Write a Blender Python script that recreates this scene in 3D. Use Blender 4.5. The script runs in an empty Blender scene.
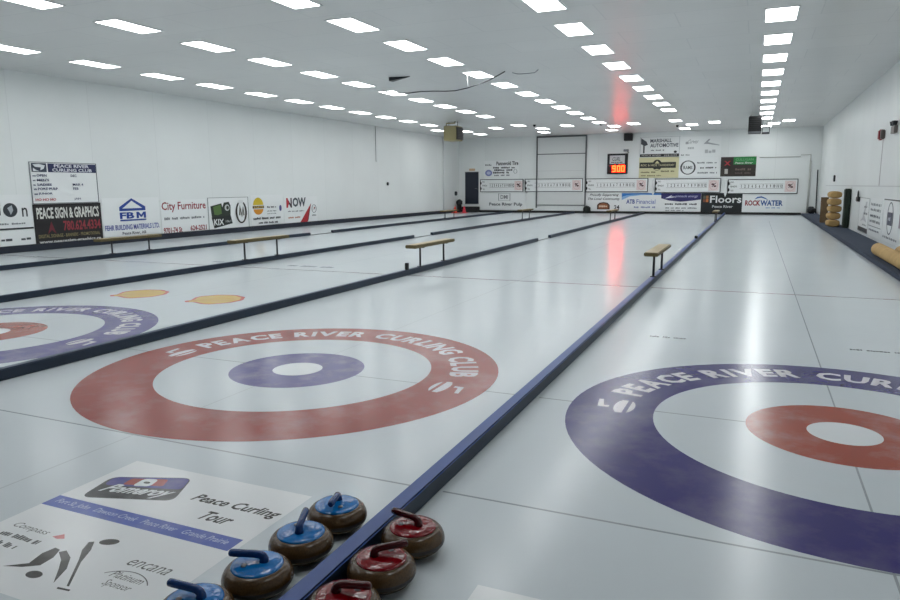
import bpy, bmesh, math, random
from mathutils import Vector, Matrix
random.seed(7)
R = math.radians
C = bpy.context.scene.collection
XL, XR, YW, YN, H = -16.2, 4.6, 37.08, -8.0, 4.655     # left/right walls, far/near walls, ceiling

# ------------------------------------------------------------------ materials
def lin(c):
    return tuple((v/12.92 if v <= .04045 else ((v+.055)/1.055)**2.4) for v in (x/255 for x in c))
MATS = {}
def mat(name, rgb, rough=.5, spec=.5, metal=0., noise=0., nscale=8., bump=0., bscale=40., wear=0., coat=0., ior=None):
    if name in MATS: return MATS[name]
    m = bpy.data.materials.new(name); m.use_nodes = True
    nt = m.node_tree; b = nt.nodes['Principled BSDF']
    c = lin(rgb) + (1,)
    b.inputs['Base Color'].default_value = c
    b.inputs['Roughness'].default_value = rough
    b.inputs['Specular IOR Level'].default_value = spec
    b.inputs['Metallic'].default_value = metal
    b.inputs['Coat Weight'].default_value = coat
    if ior: b.inputs['IOR'].default_value = ior
    tc = nt.nodes.new('ShaderNodeTexCoord')
    if noise or wear:
        n = nt.nodes.new('ShaderNodeTexNoise'); n.inputs['Scale'].default_value = nscale
        n.inputs['Detail'].default_value = 6; n.inputs['Roughness'].default_value = .65
        nt.links.new(tc.outputs['Object'], n.inputs['Vector'])
        r = nt.nodes.new('ShaderNodeValToRGB')
        mx = nt.nodes.new('ShaderNodeMix'); mx.data_type = 'RGBA'
        mx.inputs['A'].default_value = c
        if wear:                       # scuffed paint: frost showing through
            r.color_ramp.elements[0].position = .48; r.color_ramp.elements[1].position = .80
            mx.inputs['B'].default_value = lin((196, 190, 190)) + (1,)
            ml = nt.nodes.new('ShaderNodeMath'); ml.operation = 'MULTIPLY'; ml.inputs[1].default_value = wear
        else:
            r.color_ramp.elements[0].position = .3; r.color_ramp.elements[1].position = .7
            mx.inputs['B'].default_value = tuple(v*.35 for v in c[:3]) + (1,)
            ml = nt.nodes.new('ShaderNodeMath'); ml.operation = 'MULTIPLY'; ml.inputs[1].default_value = noise
        nt.links.new(n.outputs['Fac'], r.inputs['Fac']); nt.links.new(r.outputs['Color'], ml.inputs[0])
        nt.links.new(ml.outputs[0], mx.inputs['Factor']); nt.links.new(mx.outputs['Result'], b.inputs['Base Color'])
    if bump:
        n2 = nt.nodes.new('ShaderNodeTexNoise'); n2.inputs['Scale'].default_value = bscale; n2.inputs['Detail'].default_value = 3
        bp = nt.nodes.new('ShaderNodeBump'); bp.inputs['Strength'].default_value = bump; bp.inputs['Distance'].default_value = .01
        nt.links.new(tc.outputs['Object'], n2.inputs['Vector']); nt.links.new(n2.outputs['Fac'], bp.inputs['Height'])
        nt.links.new(bp.outputs['Normal'], b.inputs['Normal'])
    MATS[name] = m
    return m
def emit(name, rgb, s):
    if name in MATS: return MATS[name]
    m = bpy.data.materials.new(name); m.use_nodes = True; nt = m.node_tree
    nt.nodes.remove(nt.nodes['Principled BSDF'])
    e = nt.nodes.new('ShaderNodeEmission'); e.inputs['Color'].default_value = rgb + (1,); e.inputs['Strength'].default_value = s
    nt.links.new(e.outputs[0], nt.nodes['Material Output'].inputs['Surface'])
    MATS[name] = m; return m
ICE = dict(rough=.20, spec=.5, ior=1.31)
def ice_paint(name, rgb, wear=.3, nscale=3.5): return mat(name, rgb, wear=wear, nscale=nscale, **ICE)
def panels(name, rgb, seam, rough, sx, sy, axis, depth, spec=.5):
    """plain sheet cladding with narrow seams"""
    m = mat(name, rgb, rough, spec); nt = m.node_tree; b = nt.nodes['Principled BSDF']
    tc = nt.nodes.new('ShaderNodeTexCoord'); mp = nt.nodes.new('ShaderNodeMapping')
    mp.inputs['Rotation'].default_value = axis
    br = nt.nodes.new('ShaderNodeTexBrick'); br.inputs['Scale'].default_value = 1
    br.inputs['Brick Width'].default_value = sx; br.inputs['Row Height'].default_value = sy
    br.inputs['Mortar Size'].default_value = .012; br.inputs['Mortar Smooth'].default_value = .3
    br.offset = .5
    c = lin(rgb)
    br.inputs['Color1'].default_value = c + (1,); br.inputs['Color2'].default_value = tuple(v*.965 for v in c) + (1,)
    br.inputs['Mortar'].default_value = lin(seam) + (1,)
    n = nt.nodes.new('ShaderNodeTexNoise'); n.inputs['Scale'].default_value = .35; n.inputs['Detail'].default_value = 5
    r = nt.nodes.new('ShaderNodeValToRGB'); r.color_ramp.elements[0].position = .3; r.color_ramp.elements[1].position = .7
    r.color_ramp.elements[0].color = (.9, .9, .9, 1)
    mx = nt.nodes.new('ShaderNodeMix'); mx.data_type = 'RGBA'; mx.blend_type = 'MULTIPLY'; mx.inputs['Factor'].default_value = .7
    nt.links.new(tc.outputs['Object'], mp.inputs['Vector']); nt.links.new(mp.outputs['Vector'], br.inputs['Vector'])
    nt.links.new(tc.outputs['Object'], n.inputs['Vector']); nt.links.new(n.outputs['Fac'], r.inputs['Fac'])
    nt.links.new(br.outputs['Color'], mx.inputs['A']); nt.links.new(r.outputs['Color'], mx.inputs['B'])
    nt.links.new(mx.outputs['Result'], b.inputs['Base Color'])
    bp = nt.nodes.new('ShaderNodeBump'); bp.inputs['Strength'].default_value = .3; bp.inputs['Distance'].default_value = depth
    bp.invert = True
    nt.links.new(br.outputs['Fac'], bp.inputs['Height']); nt.links.new(bp.outputs['Normal'], b.inputs['Normal'])
    return m

M_ICE = mat('ice', (206, 213, 217), noise=.06, nscale=.6, bump=.03, bscale=9, **ICE)
M_WALL = panels('wall_sheet', (240, 243, 242), (230, 233, 232), .38, 2.4, 4.8, (R(90), 0, 0), .01)
M_WALLX = panels('wall_sheet_side', (240, 243, 242), (230, 233, 232), .38, 2.4, 4.8, (R(90), R(90), 0), .01)
M_CEIL = panels('ceiling_sheet', (216, 216, 215), (202, 203, 203), .30, 2.4, 1.2, (0, 0, 0), .01)
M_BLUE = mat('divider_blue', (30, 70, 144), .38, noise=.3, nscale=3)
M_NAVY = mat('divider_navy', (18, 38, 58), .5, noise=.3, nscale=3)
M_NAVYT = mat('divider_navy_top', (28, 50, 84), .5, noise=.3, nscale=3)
M_BUMP = mat('bumper_navy', (28, 36, 52), .6, noise=.3, nscale=2)
M_LEDGE = mat('ledge_carpet', (48, 60, 80), .85, noise=.35, nscale=5, bump=.3, bscale=90)
M_BLACK = mat('black', (22, 22, 24), .5)
M_DARK = mat('dark_metal', (48, 50, 54), .4, metal=.3)
M_STEEL = mat('steel', (120, 122, 126), .35, metal=.7)
M_WHITE = mat('white_paint', (226, 228, 228), .4)
M_SIGN = mat('sign_white', (240, 242, 242), .34)
M_WOOD = mat('bench_wood', (176, 158, 122), .5, noise=.25, nscale=5)
M_WOODE = mat('bench_wood_edge', (98, 86, 50), .6, noise=.3, nscale=9)
M_GRAN = mat('granite', (92, 66, 36), .24, noise=.8, nscale=130)
M_GRAND = mat('granite_band', (44, 36, 28), .5, noise=.5, nscale=160)
M_SBLUE = mat('stone_blue', (12, 108, 178), .1, bump=.35, bscale=26)
M_SBLUEH = mat('stone_blue_grip', (8, 54, 112), .25)
M_SRED = mat('stone_red', (120, 2, 14), .1, bump=.35, bscale=26)
M_SREDH = mat('stone_red_grip', (70, 4, 12), .25)
M_TAN = mat('tan_canvas', (196, 160, 104), .8, noise=.3, nscale=6, bump=.4, bscale=30)
M_TANW = mat('tan_canvas_end', (206, 190, 158), .8, noise=.25, nscale=12)
M_GREEN = mat('dark_green_tarp', (34, 48, 38), .7, noise=.5, nscale=7, bump=.5, bscale=12)
M_BROWN = mat('brown_board', (112, 88, 60), .7, noise=.35, nscale=5)
M_OLIVE = mat('heater_tan', (150, 140, 100), .5, noise=.12, nscale=3)
M_CONE = mat('cone_orange', (226, 70, 48), .5)
M_CONE2 = mat('cone_pink', (214, 52, 72), .5)
M_LAMP = emit('lamp_diffuser', (.965, 1.0, 1.0), 8.4)
M_LED = emit('led_digits', (1.0, .017, .0032), 24.0)
M_LEDR = emit('led_red', (1.0, .03, .012), 1.2)
def col(rgb, rough=.4): return mat('paint_%02x%02x%02x' % tuple(rgb), rgb, rough)

# ------------------------------------------------------------------ mesh helpers
def link(name, me, parent=None, loc=(0, 0, 0), rot=(0, 0, 0), kind=None, label=None, cat=None, group=None):
    o = bpy.data.objects.new(name, me); C.objects.link(o)
    if parent: o.parent = parent
    o.location = loc; o.rotation_euler = rot
    if kind: o['kind'] = kind
    if label: o['label'] = label
    if cat: o['category'] = cat
    if group: o['group'] = group
    return o
def bm_mesh(bm, *mats, smooth=False):
    bmesh.ops.recalc_face_normals(bm, faces=bm.faces)
    me = bpy.data.meshes.new('mesh'); bm.to_mesh(me); bm.free()
    for m in mats: me.materials.append(m)
    if smooth:
        for p in me.polygons: p.use_smooth = True
    return me
def add_box(bm, x0, x1, y0, y1, z0, z1, mi=0, bev=0.):
    v = [bm.verts.new(p) for p in ((x0,y0,z0),(x1,y0,z0),(x1,y1,z0),(x0,y1,z0),(x0,y0,z1),(x1,y0,z1),(x1,y1,z1),(x0,y1,z1))]
    fs = [bm.faces.new([v[i] for i in f]) for f in ((3,2,1,0),(4,5,6,7),(0,1,5,4),(1,2,6,5),(2,3,7,6),(3,0,4,7))]
    for f in fs: f.material_index = mi
    if bev:
        es = {e for f in fs for e in f.edges}
        bmesh.ops.bevel(bm, geom=list(es), offset=bev, segments=2, affect='EDGES', clamp_overlap=True)
    return fs
def box(x0, x1, y0, y1, z0, z1, *mats, bev=0.):
    bm = bmesh.new(); add_box(bm, x0, x1, y0, y1, z0, z1, 0, bev); return bm_mesh(bm, *mats)
def add_tube(bm, pts, r, n=10, mi=0, cap=True):
    pts = [Vector(p) for p in pts]; rings = []
    rs = r if isinstance(r, (list, tuple)) else [r]*len(pts)
    t0 = (pts[1]-pts[0]).normalized()
    u = t0.orthogonal().normalized()
    for i, p in enumerate(pts):
        t = ((pts[min(i+1, len(pts)-1)] - pts[max(i-1, 0)])).normalized()
        u = (u - t*u.dot(t)).normalized(); w = t.cross(u)
        rings.append([bm.verts.new(p + (u*math.cos(a) + w*math.sin(a))*rs[i]) for a in (2*math.pi*k/n for k in range(n))])
    for a, b in zip(rings, rings[1:]):
        for k in range(n):
            f = bm.faces.new((a[k], a[(k+1) % n], b[(k+1) % n], b[k])); f.material_index = mi; f.smooth = True
    if cap:
        for q in (rings[0], rings[-1]):
            f = bm.faces.new(q); f.material_index = mi
def tube(pts, r, *mats, n=10):
    bm = bmesh.new(); add_tube(bm, pts, r, n); return bm_mesh(bm, *mats)
def add_lathe(bm, prof, n=40, mi=0):
    rings = []
    for r, z in prof:
        rings.append([bm.verts.new((r*math.cos(2*math.pi*k/n), r*math.sin(2*math.pi*k/n), z)) for k in range(n)] if r > 1e-6 else [bm.verts.new((0, 0, z))])
    mis = mi if isinstance(mi, list) else [mi]*len(prof)
    for i, (a, b) in enumerate(zip(rings, rings[1:])):
        for k in range(n):
            l = (k+1) % n
            if len(a) == 1 and len(b) == 1: continue
            q = (a[0], b[l], b[k]) if len(a) == 1 else ((a[k], a[l], b[0]) if len(b) == 1 else (a[k], a[l], b[l], b[k]))
            f = bm.faces.new(q); f.smooth = True; f.material_index = mis[i]
def lathe(prof, *mats, n=40, mi=0):
    bm = bmesh.new(); add_lathe(bm, prof, n, mi); return bm_mesh(bm, *mats)
def flat(polys, m, z=0.):
    """one flat mesh from 2-D polygons"""
    bm = bmesh.new()
    for p in polys:
        bm.faces.new([bm.verts.new((x, y, z)) for x, y in p])
    for f in bm.faces:
        if f.normal.z < 0: f.normal_flip()
    bm.normal_update()
    for f in bm.faces:
        if f.normal.z < 0: f.normal_flip()
    me = bpy.data.meshes.new('mesh'); bm.to_mesh(me); bm.free(); me.materials.append(m); return me
def circ(cx, cy, rx, ry, n=48, a0=0., a1=360., rot=0.):
    o = []
    for k in range(n + (0 if a1-a0 >= 360 else 1)):
        a = R(a0 + (a1-a0)*k/n); x, y = rx*math.cos(a), ry*math.sin(a)
        o.append((cx + x*math.cos(rot) - y*math.sin(rot), cy + x*math.sin(rot) + y*math.cos(rot)))
    return o
def ringp(cx, cy, rx0, ry0, rx1, ry1, n=48, a0=0., a1=360.):
    a = circ(cx, cy, rx0, ry0, n, a0, a1); b = circ(cx, cy, rx1, ry1, n, a0, a1)
    if a1-a0 >= 360: a.append(a[0]); b.append(b[0])
    return [[a[i], b[i], b[i+1], a[i+1]] for i in range(n)]
_txt = {}
def glyphs(s, bold=0.):
    """text as triangulated vertices / faces in font units"""
    k = (s, bold)
    if k in _txt: return _txt[k]
    cu = bpy.data.curves.new('t', 'FONT'); cu.body = s; cu.size = 1; cu.resolution_u = 2; cu.offset = bold; cu.fill_mode = 'FRONT'
    o = bpy.data.objects.new('t', cu); C.objects.link(o)
    dg = bpy.context.evaluated_depsgraph_get(); dg.update()
    me = bpy.data.meshes.new_from_object(o.evaluated_get(dg))
    v = [tuple(p.co) for p in me.vertices]; f = [tuple(p.vertices) for p in me.polygons]
    bpy.data.objects.remove(o); bpy.data.curves.remove(cu); bpy.data.meshes.remove(me)
    _txt[k] = (v, f); return v, f
def text_polys(s, x0, y0, x1, y1, bold=0., slant=0.):
    v, f = glyphs(s, bold)
    xs = [p[0] for p in v]; ys = [p[1] for p in v]
    ax, bx, ay, by = min(xs), max(xs), min(ys), max(ys)
    q = []
    for p in v:
        t = (p[1]-ay)/(by-ay or 1)
        q.append((x0 + (p[0]-ax)/(bx-ax or 1)*(x1-x0-slant) + slant*t, y0 + t*(y1-y0)))
    return [[q[i] for i in ff] for ff in f]
def greek(x0, y0, x1, y1, seed=0, cw=.55):
    """a line of print too blurred to read: small uneven strokes"""
    rg = random.Random(seed); h = y1-y0; x = x0; out = []
    while x < x1 - h*.3:
        for _ in range(rg.randint(3, 7)):
            w = h*cw*rg.uniform(.5, 1); b = y0 + h*rg.uniform(0, .15); t = y1 - h*rg.uniform(0, .35)
            if x + w > x1: break
            out.append([(x, b), (x+w*.82, b), (x+w*.82, t), (x, t)]); x += w
        x += h*.5
    return out
def polys_of(e):
    k = e[0]
    if k == 't': return text_polys(e[1], *e[2:6], bold=.008 + (e[7] if len(e) > 7 else 0.), slant=(e[8] if len(e) > 8 else 0.))
    if k == 'r': x0, y0, x1, y1 = e[1:5]; return [[(x0, y0), (x1, y0), (x1, y1), (x0, y1)]]
    if k == 'p': return [e[1]]
    if k == 'e': return [circ(*e[1:5])]
    if k == 'o': return ringp(e[1], e[2], e[3]-e[5], e[4]-e[5], e[3], e[4])
    if k == 'g': return greek(*e[1:5], seed=int(abs(e[1]*97+e[2]*31)*10))
    if k == 'f':
        x0, y0, x1, y1, w = e[1:6]
        return [[(x0, y0), (x1, y0), (x1, y0+w), (x0, y0+w)], [(x0, y1-w), (x1, y1-w), (x1, y1), (x0, y1)],
                [(x0, y0+w), (x0+w, y0+w), (x0+w, y1-w), (x0, y1-w)], [(x1-w, y0+w), (x1, y0+w), (x1, y1-w), (x1-w, y1-w)]]
KINDN = {'t': 'lettering', 'g': 'lettering', 'r': 'stripe', 'p': 'logo', 'e': 'logo', 'o': 'logo', 'f': 'border'}
ROT = {'far': (R(90), 0, 0), 'left': (R(90), 0, R(90)), 'right': (R(90), 0, R(-90))}
def wall_loc(side, u, z, off=0.):
    return {'far': (u, YW-off, z), 'left': (XL+off, u, z), 'right': (XR-off, u, z)}[side]
def sign(side, u0, z0, u1, z1, label, elems, board=M_SIGN, th=.02, cat='sign', name='wall_sign', group=None, off=0., sc=True):
    """a board on a wall; element coordinates run 0..1 across and 0..1 up the board"""
    W, Hh = abs(u1-u0), z1-z0
    bm = bmesh.new(); add_box(bm, 0, W, 0, Hh, 0, th, 0, .004)
    o = link(name, bm_mesh(bm, board), None, wall_loc(side, u0, z0, off), ROT[side], None, label, cat, group)
    lay = {}
    n = 0
    for e in elems:
        nm = None
        if isinstance(e[-1], str) and e[-1].startswith('@'): nm = e[-1][1:]; e = e[:-1]
        cidx = {'t': 6, 'r': 5, 'p': 2, 'e': 5, 'o': 6, 'g': 5, 'f': 6}[e[0]]
        ps = polys_of(e); m = e[cidx] if not isinstance(e[cidx], tuple) else col(e[cidx])
        if sc: ps = [[(x*W, y*Hh) for x, y in p] for p in ps]
        n += 1
        link(nm or KINDN[e[0]], flat(ps, m), o, (0, 0, th + .0015 + .0015*n))
    return o

# ------------------------------------------------------------------ room shell
floor = link('floor', box(XL-.1, XR+.1, YN-.1, YW+.1, -.2, 0, M_ICE), kind='structure')
link('ceiling', box(XL-.1, XR+.1, YN-.1, YW+.1, H, H+.2, M_CEIL), kind='structure')
link('wall_left', box(XL-.2, XL, YN-.1, YW+.1, 0, H, M_WALLX), kind='structure')
link('wall_right', box(XR, XR+.2, YN-.1, YW+.1, 0, H, M_WALLX), kind='structure')
link('wall_far', box(XL, XR, YW, YW+.2, 0, H, M_WALL), kind='structure')
link('wall_near', box(XL, XR, YN-.2, YN, 0, H, mat('viewing_wall', (66, 66, 70), .4)), kind='structure')
link('baseboard_left', box(XL, XL+.09, YN, YW, 0, .18, M_BUMP, bev=.015), kind='structure')
link('baseboard_far', box(XL+.09, 3.82, YW-.08, YW, 0, .13, M_BLACK, bev=.01), kind='structure')
bm = bmesh.new(); add_box(bm, 3.83, XR, YN, YW, 0, .10, 0, .02)
link('trim_1', bm_mesh(bm, M_LEDGE), kind='structure', label='dark blue carpeted ledge along the right wall')

# ------------------------------------------------------------------ ice markings (children of the ice)
def mark(name, polys, m, z, label=None, parent=floor):
    return link(name, flat(polys, m), parent, (0, 0, z), label=label)
P_RED = ice_paint('ring_red', (150, 64, 56), .26, 2.)
P_PUR = ice_paint('ring_purple', (56, 48, 112), .18, 1.6)
P_LILAC = ice_paint('ring_lilac', (92, 84, 140), .35)
P_RUST = ice_paint('ring_rust', (158, 72, 54), .32)
P_WHITE = ice_paint('ice_white', (224, 227, 229), .05)
P_LETW = ice_paint('ring_letter_white', (218, 214, 218), .1)
P_LINE = ice_paint('ice_line', (150, 157, 161), .35)
P_FAINT = ice_paint('ice_line_faint', (186, 192, 196), .3)
P_HOG = ice_paint('ice_hog', (138, 104, 102), .3)
def ring_word(cx, words, r0, h, a_start, a_end):
    """letters standing round the far half of a ring, tops outward, plus a stone at each end"""
    adv = []; pos = 0.
    for ch in words:
        if ch == ' ': pos += .42; continue
        v, f = glyphs(ch, .04); x0 = min(p[0] for p in v); x1 = max(p[0] for p in v)
        adv.append((ch, pos, x1-x0)); pos += x1-x0 + .09
    tot = pos - .09; out = []
    for ch, p, w in adv:
        v, f = glyphs(ch, .04); x0 = min(q[0] for q in v)
        y0 = min(q[1] for q in v); y1 = max(q[1] for q in v)
        q2 = []
        for q in v:
            a = R(a_start + (a_end-a_start)*(p + q[0]-x0)/tot); r = r0 + (q[1]-y0)/(y1-y0)*h
            q2.append((cx + r*math.cos(a), r*math.sin(a)))
        out += [[q2[i] for i in ff] for ff in f]
    return out
def stone_icon(cx, ang, r):
    a = R(ang); c, s = math.cos(a), math.sin(a); up = (c, s); rt = (s, -c)
    def T(x, y): return (cx + r*c + rt[0]*x + up[0]*y, r*s + rt[1]*x + up[1]*y)
    ps = [[T(x, y) for x, y in circ(0, -.03, .15, .045, 20, 20, 160)], [T(x, y) for x, y in ((-.155, -.015), (.155, -.015), (.155, -.065), (-.155, -.065))], [T(x, y) for x, y in circ(0, -.075, .15, .06, 20, 200, 340)]]
    ps.append([T(x, y) for x, y in ((-.06, .05), (-.02, .05), (-.02, .09), (.12, .12), (.12, .155), (-.06, .13))])
    return ps
def house(cx, outer, inner, label, a0, a1, i0, i1):
    o = mark('target_house', ringp(cx, 0, 1.22, 1.22, 1.83, 1.83, 96), outer, .0006, label)
    mark('button', [circ(cx, 0, .224, .224, 48)], P_WHITE, .0002, None, o)
    mark('inner_ring', ringp(cx, 0, .223, .223, .605, .605, 72), inner, 0, None, o)
    mark('lettering', ring_word(cx, 'PEACE RIVER CURLING CLUB', 1.40, .25, a0, a1), P_LETW, .0005, 'white curved lettering', o)
    mark('stone_emblem', stone_icon(cx, i0, 1.50), P_LETW, .0005, None, o)
    mark('stone_emblem', stone_icon(cx, i1, 1.50), P_LETW, .0005, None, o)
house(-2.227, P_RED, P_LILAC, 'red outer ring house with purple inner ring, on the sheet left of the near divider', 166, 12, 177, -1)
house(2.146, P_PUR, P_RUST, 'purple outer ring house with red inner ring, on the sheet by the right wall', 167, 13, 179, 1)
house(-6.56, P_LILAC, P_RUST, 'purple outer ring house with red inner ring, cut by the left edge of the photo', 163, 17, 178, 2)
sheets = [(.05, 3.83, 2.146), (-4.36, -.05, -2.227), (-8.49, -4.46, -6.62), (-12.49, -8.59, -10.6), (-16.1, -12.59, -14.4)]
for x0, x1, xc in sheets:
    for y, w, m, nm in ((0, .016, P_LINE, 'tee_line'), (-1.84, .016, P_LINE, 'back_line'), (6.42, .05, P_HOG, 'hog_line')):
        mark(nm, [[(x0, y-w/2), (x1, y-w/2), (x1, y+w/2), (x0, y+w/2)]], m, .0003)
    mark('centre_line', [[(xc-.006, -3.6), (xc+.006, -3.6), (xc+.006, 30), (xc-.006, 30)]], P_LINE if xc > 0 else P_FAINT, .0003)
for x, y, w in ((.54, 2.60, .42), (2.47, 2.70, .50)):
    mark('small_lettering', greek(x, y, x+w, y+.07, int(x*9)), ice_paint('small_print', (70, 74, 82), .2), .0009)
for x, y, w in ((-9.6, 6.95, 1.4), (-7.5, 6.9, 1.2)):
    mark('small_lettering', greek(x, y, x+w, y+.22, int(-x*9)), ice_paint('faint_print', (150, 152, 160), .4), .0009)
# yellow shells in the third sheet
def shell(cx, cy, s):
    pts = [(-.16, -.92), (.16, -.92), (.22, -.72)]
    for k in range(0, 31):
        a = R(-38 + 256*k/30); rr = .95 + .05*abs(math.sin(k/30*math.pi*7)); pts.append((rr*math.cos(a), .02 + .92*rr*math.sin(a)))
    pts.append((-.22, -.72))
    th = R(-40)
    return [(cx + s*(x*math.cos(th) - y*math.sin(th)), cy + s*(x*math.sin(th) + y*math.cos(th))) for x, y in pts]
for cx, cy, lb in ((-7.28, 2.86, 'yellow shell-shaped emblem in the ice, nearer the left wall'), (-5.77, 2.86, 'yellow shell-shaped emblem in the ice, nearer the divider')):
    o = mark('shell_emblem', [shell(cx, cy, .46)], ice_paint('shell_red', (196, 92, 78), .2), .0006, lb)
    mark('shell_field', [shell(cx, cy, .40)], ice_paint('shell_yellow', (214, 178, 84), .15), .0005, 'yellow shell field', o)
    mark('shell_rib', [[(cx-.28+dx, cy-.28+dy), (cx-.27+dx, cy-.29+dy), (cx+ex, cy+ey), (cx+ex-.012, cy+ey+.012)] for dx, dy, ex, ey in ((0, 0, .24, .24), (0, 0, .33, .06), (0, 0, .06, .33))], ice_paint('shell_rib', (200, 140, 74), .2), .0008, None, o)
# sponsor panel by the blue stones
G = ice_paint('panel_grey', (112, 112, 112), .2)
GD = ice_paint('panel_dark', (72, 70, 68), .2)
PB = ice_paint('panel_blue', (88, 104, 178), .25)
pn = mark('ice_panel', [[(-1.84, -3.42), (-.57, -3.42), (-.57, -2.17), (-1.84, -2.17)]], ice_paint('panel_white', (232, 234, 235), .03), .0006, 'white sponsor panel printed in the ice behind the blue stones')
def rrect(pts, r=.06, n=6):
    out = []
    for i, p in enumerate(pts):
        p = Vector(p); a = Vector(pts[i-1]); b = Vector(pts[(i+1) % len(pts)])
        pa = p + (a-p).normalized()*r; pb = p + (b-p).normalized()*r
        for k in range(n+1):
            t = k/n; out.append(tuple((1-t)**2*pa + 2*t*(1-t)*p + t*t*pb))
    return out
bd = mark('badge', [rrect([(-1.72, -2.66), (-1.78, -2.40), (-1.34, -2.235), (-1.22, -2.50)])], ice_paint('badge_dark', (62, 62, 64), .25), .0005, None, pn)
mark('badge_field', [rrect([(-1.735, -2.50), (-1.765, -2.40), (-1.345, -2.245), (-1.28, -2.38)], .04)], ice_paint('badge_blue', (76, 72, 140), .25), .0005, None, bd)
mark('badge_field', [rrect([(-1.64, -2.455), (-1.655, -2.375), (-1.45, -2.305), (-1.41, -2.385)], .02)], ice_paint('badge_red', (158, 66, 62), .2), .0008, None, bd)
mark('badge_field', [rrect([(-1.575, -2.45), (-1.585, -2.35), (-1.50, -2.325), (-1.475, -2.415)], .03)], P_WHITE, .0011, None, bd)
mark('badge_field', [circ(-1.53, -2.385, .022, .013, 16)], GD, .0014, None, bd)
def skew(ps, x0, y0, dy):
    return [[(x, y + dy*(x-x0)) for x, y in p] for p in ps]
mark('lettering', skew(text_polys('Pomeroy', -1.71, -2.60, -1.27, -2.47, 0.034, .05), -1.71, 0, .20), P_WHITE, .0014, None, bd)
mark('lettering', text_polys('Peace Curling', -1.16, -2.475, -.585, -2.375, 0.026, .03), GD, .0005, None, pn)
mark('lettering', text_polys('Tour', -.98, -2.605, -.76, -2.515, 0.026, .03), GD, .0005, None, pn)
sp = mark('strip', [[(-1.84, -2.795), (-.60, -2.795), (-.60, -2.685), (-1.84, -2.685)]], PB, .0005, None, pn)
mark('lettering', text_polys('Fort St. John   Dawson Creek   Peace River   Grande Prairie', -1.80, -2.765, -.64, -2.71, .01, .015), ice_paint('strip_print', (176, 186, 220), .1), .0004, None, sp)
mark('lettering', text_polys('Compass', -1.76, -3.03, -1.50, -2.975, .0, .02), G, .0005, None, pn)
mark('swoosh', [[(-1.464, -3.014), (-1.430, -2.975), (-1.391, -3.006), (-1.424, -3.022)]], ice_paint('swoosh_pink', (206, 128, 128), .2), .0006, None, pn)
mark('lettering', greek(-1.73, -3.10, -1.46, -3.06, 3) + greek(-1.68, -3.17, -1.52, -3.13, 4), G, .0005, None, pn)
mark('curler_figure', [[(-1.427, -3.281), (-1.341, -3.219), (-1.366, -3.138), (-1.355, -3.080), (-1.318, -3.085), (-1.284, -3.144), (-1.278, -3.212), (-1.339, -3.252)],
    [(-1.305, -3.101), (-1.284, -3.078), (-1.212, -3.114), (-1.145, -3.185), (-1.096, -3.286), (-1.177, -3.199), (-1.234, -3.144)],
    [(-1.223, -3.046), (-1.257, -2.983), (-1.236, -2.970), (-1.185, -3.030), (-1.135, -3.122), (-1.013, -3.277), (-1.025, -3.279), (-1.161, -3.113)],
    [(-1.053, -3.298), (-.985, -3.291), (-.982, -3.302), (-1.046, -3.309)], circ(-1.168, -2.945, .048, .027, 20, rot=.35), circ(-1.234, -3.272, .042, .026, 20)], GD, .0005, None, pn)
mark('lettering', text_polys('encana', -.945, -3.06, -.695, -3.01, .0, .015), G, .0005, None, pn)
mark('swoosh', ringp(-.84, -3.24, .16, .145, .165, .15, 20, 40, 140), G, .0006, None, pn)
mark('lettering', text_polys('Platinum', -.93, -3.155, -.745, -3.11, .0, .01), G, .0005, None, pn)
mark('lettering', text_polys('Sponsor', -.91, -3.225, -.755, -3.17, .0, .01), G, .0005, None, pn)
mark('ice_panel', [[(.55, -3.7), (1.75, -3.7), (1.75, -2.60), (.55, -2.60)]], ice_paint('panel_white', (232, 234, 235), .03), .0006, 'white panel in the ice at the bottom edge of the photo')

# ------------------------------------------------------------------ dividers and what stands on them
def divider(x, y0, y1, label, w=.046, h=.10):
    bm = bmesh.new()
    add_box(bm, -w, w, 0, y1-y0, 0, h, 0, .008)
    bm.normal_update()
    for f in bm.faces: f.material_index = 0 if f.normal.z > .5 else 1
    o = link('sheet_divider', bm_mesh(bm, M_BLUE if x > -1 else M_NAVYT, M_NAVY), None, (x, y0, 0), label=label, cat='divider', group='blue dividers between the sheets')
    return o
D1 = divider(-.012, -6.5, 36.9, 'long blue divider between the blue and red stones, unbroken to far wall')
D2 = divider(-4.41, -6.5, 15.0, 'blue divider left of the complete red ring house, near piece before its gap')
divider(-4.41, 16.4, 36.9, 'blue divider, far piece beyond the gap, in line with the red house')
divider(-8.54, -4, 15.0, 'navy divider behind the yellow shell emblems, near piece before its gap')
divider(-8.54, 16.4, 36.9, 'navy divider, far piece beyond the gap, in line with the yellow shells')
divider(-12.54, -2, 15.0, 'navy divider nearest the left wall, near piece before its gap')
divider(-12.54, 16.4, 36.9, 'navy divider nearest the left wall, far piece beyond the gap')
for x, t in ((-4.41, 'in the divider left of the red house'), (-8.54, 'in the divider behind the yellow shells'), (-12.54, 'in the divider nearest the left wall')):
    link('gap_rod', tube([(0, 0, .012), (0, 1.4, .012)], .01, M_STEEL), None, (x, 15.0, 0), label='thin grey rod lying across the gap ' + t, cat='rod', group='rods across the divider gaps')
link('peg', box(-.03, .03, -.035, .035, 0, .13, M_BLACK, bev=.008), None, (-4.40, 6.45, .1), label='small black peg on the divider beside the near bench', cat='peg')
link('peg', box(-.04, .04, -.06, .06, 0, .08, M_BLACK, bev=.008), None, (0, 16.35, .1), label='small black block on the long divider, beyond its near bench', cat='peg')
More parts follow.
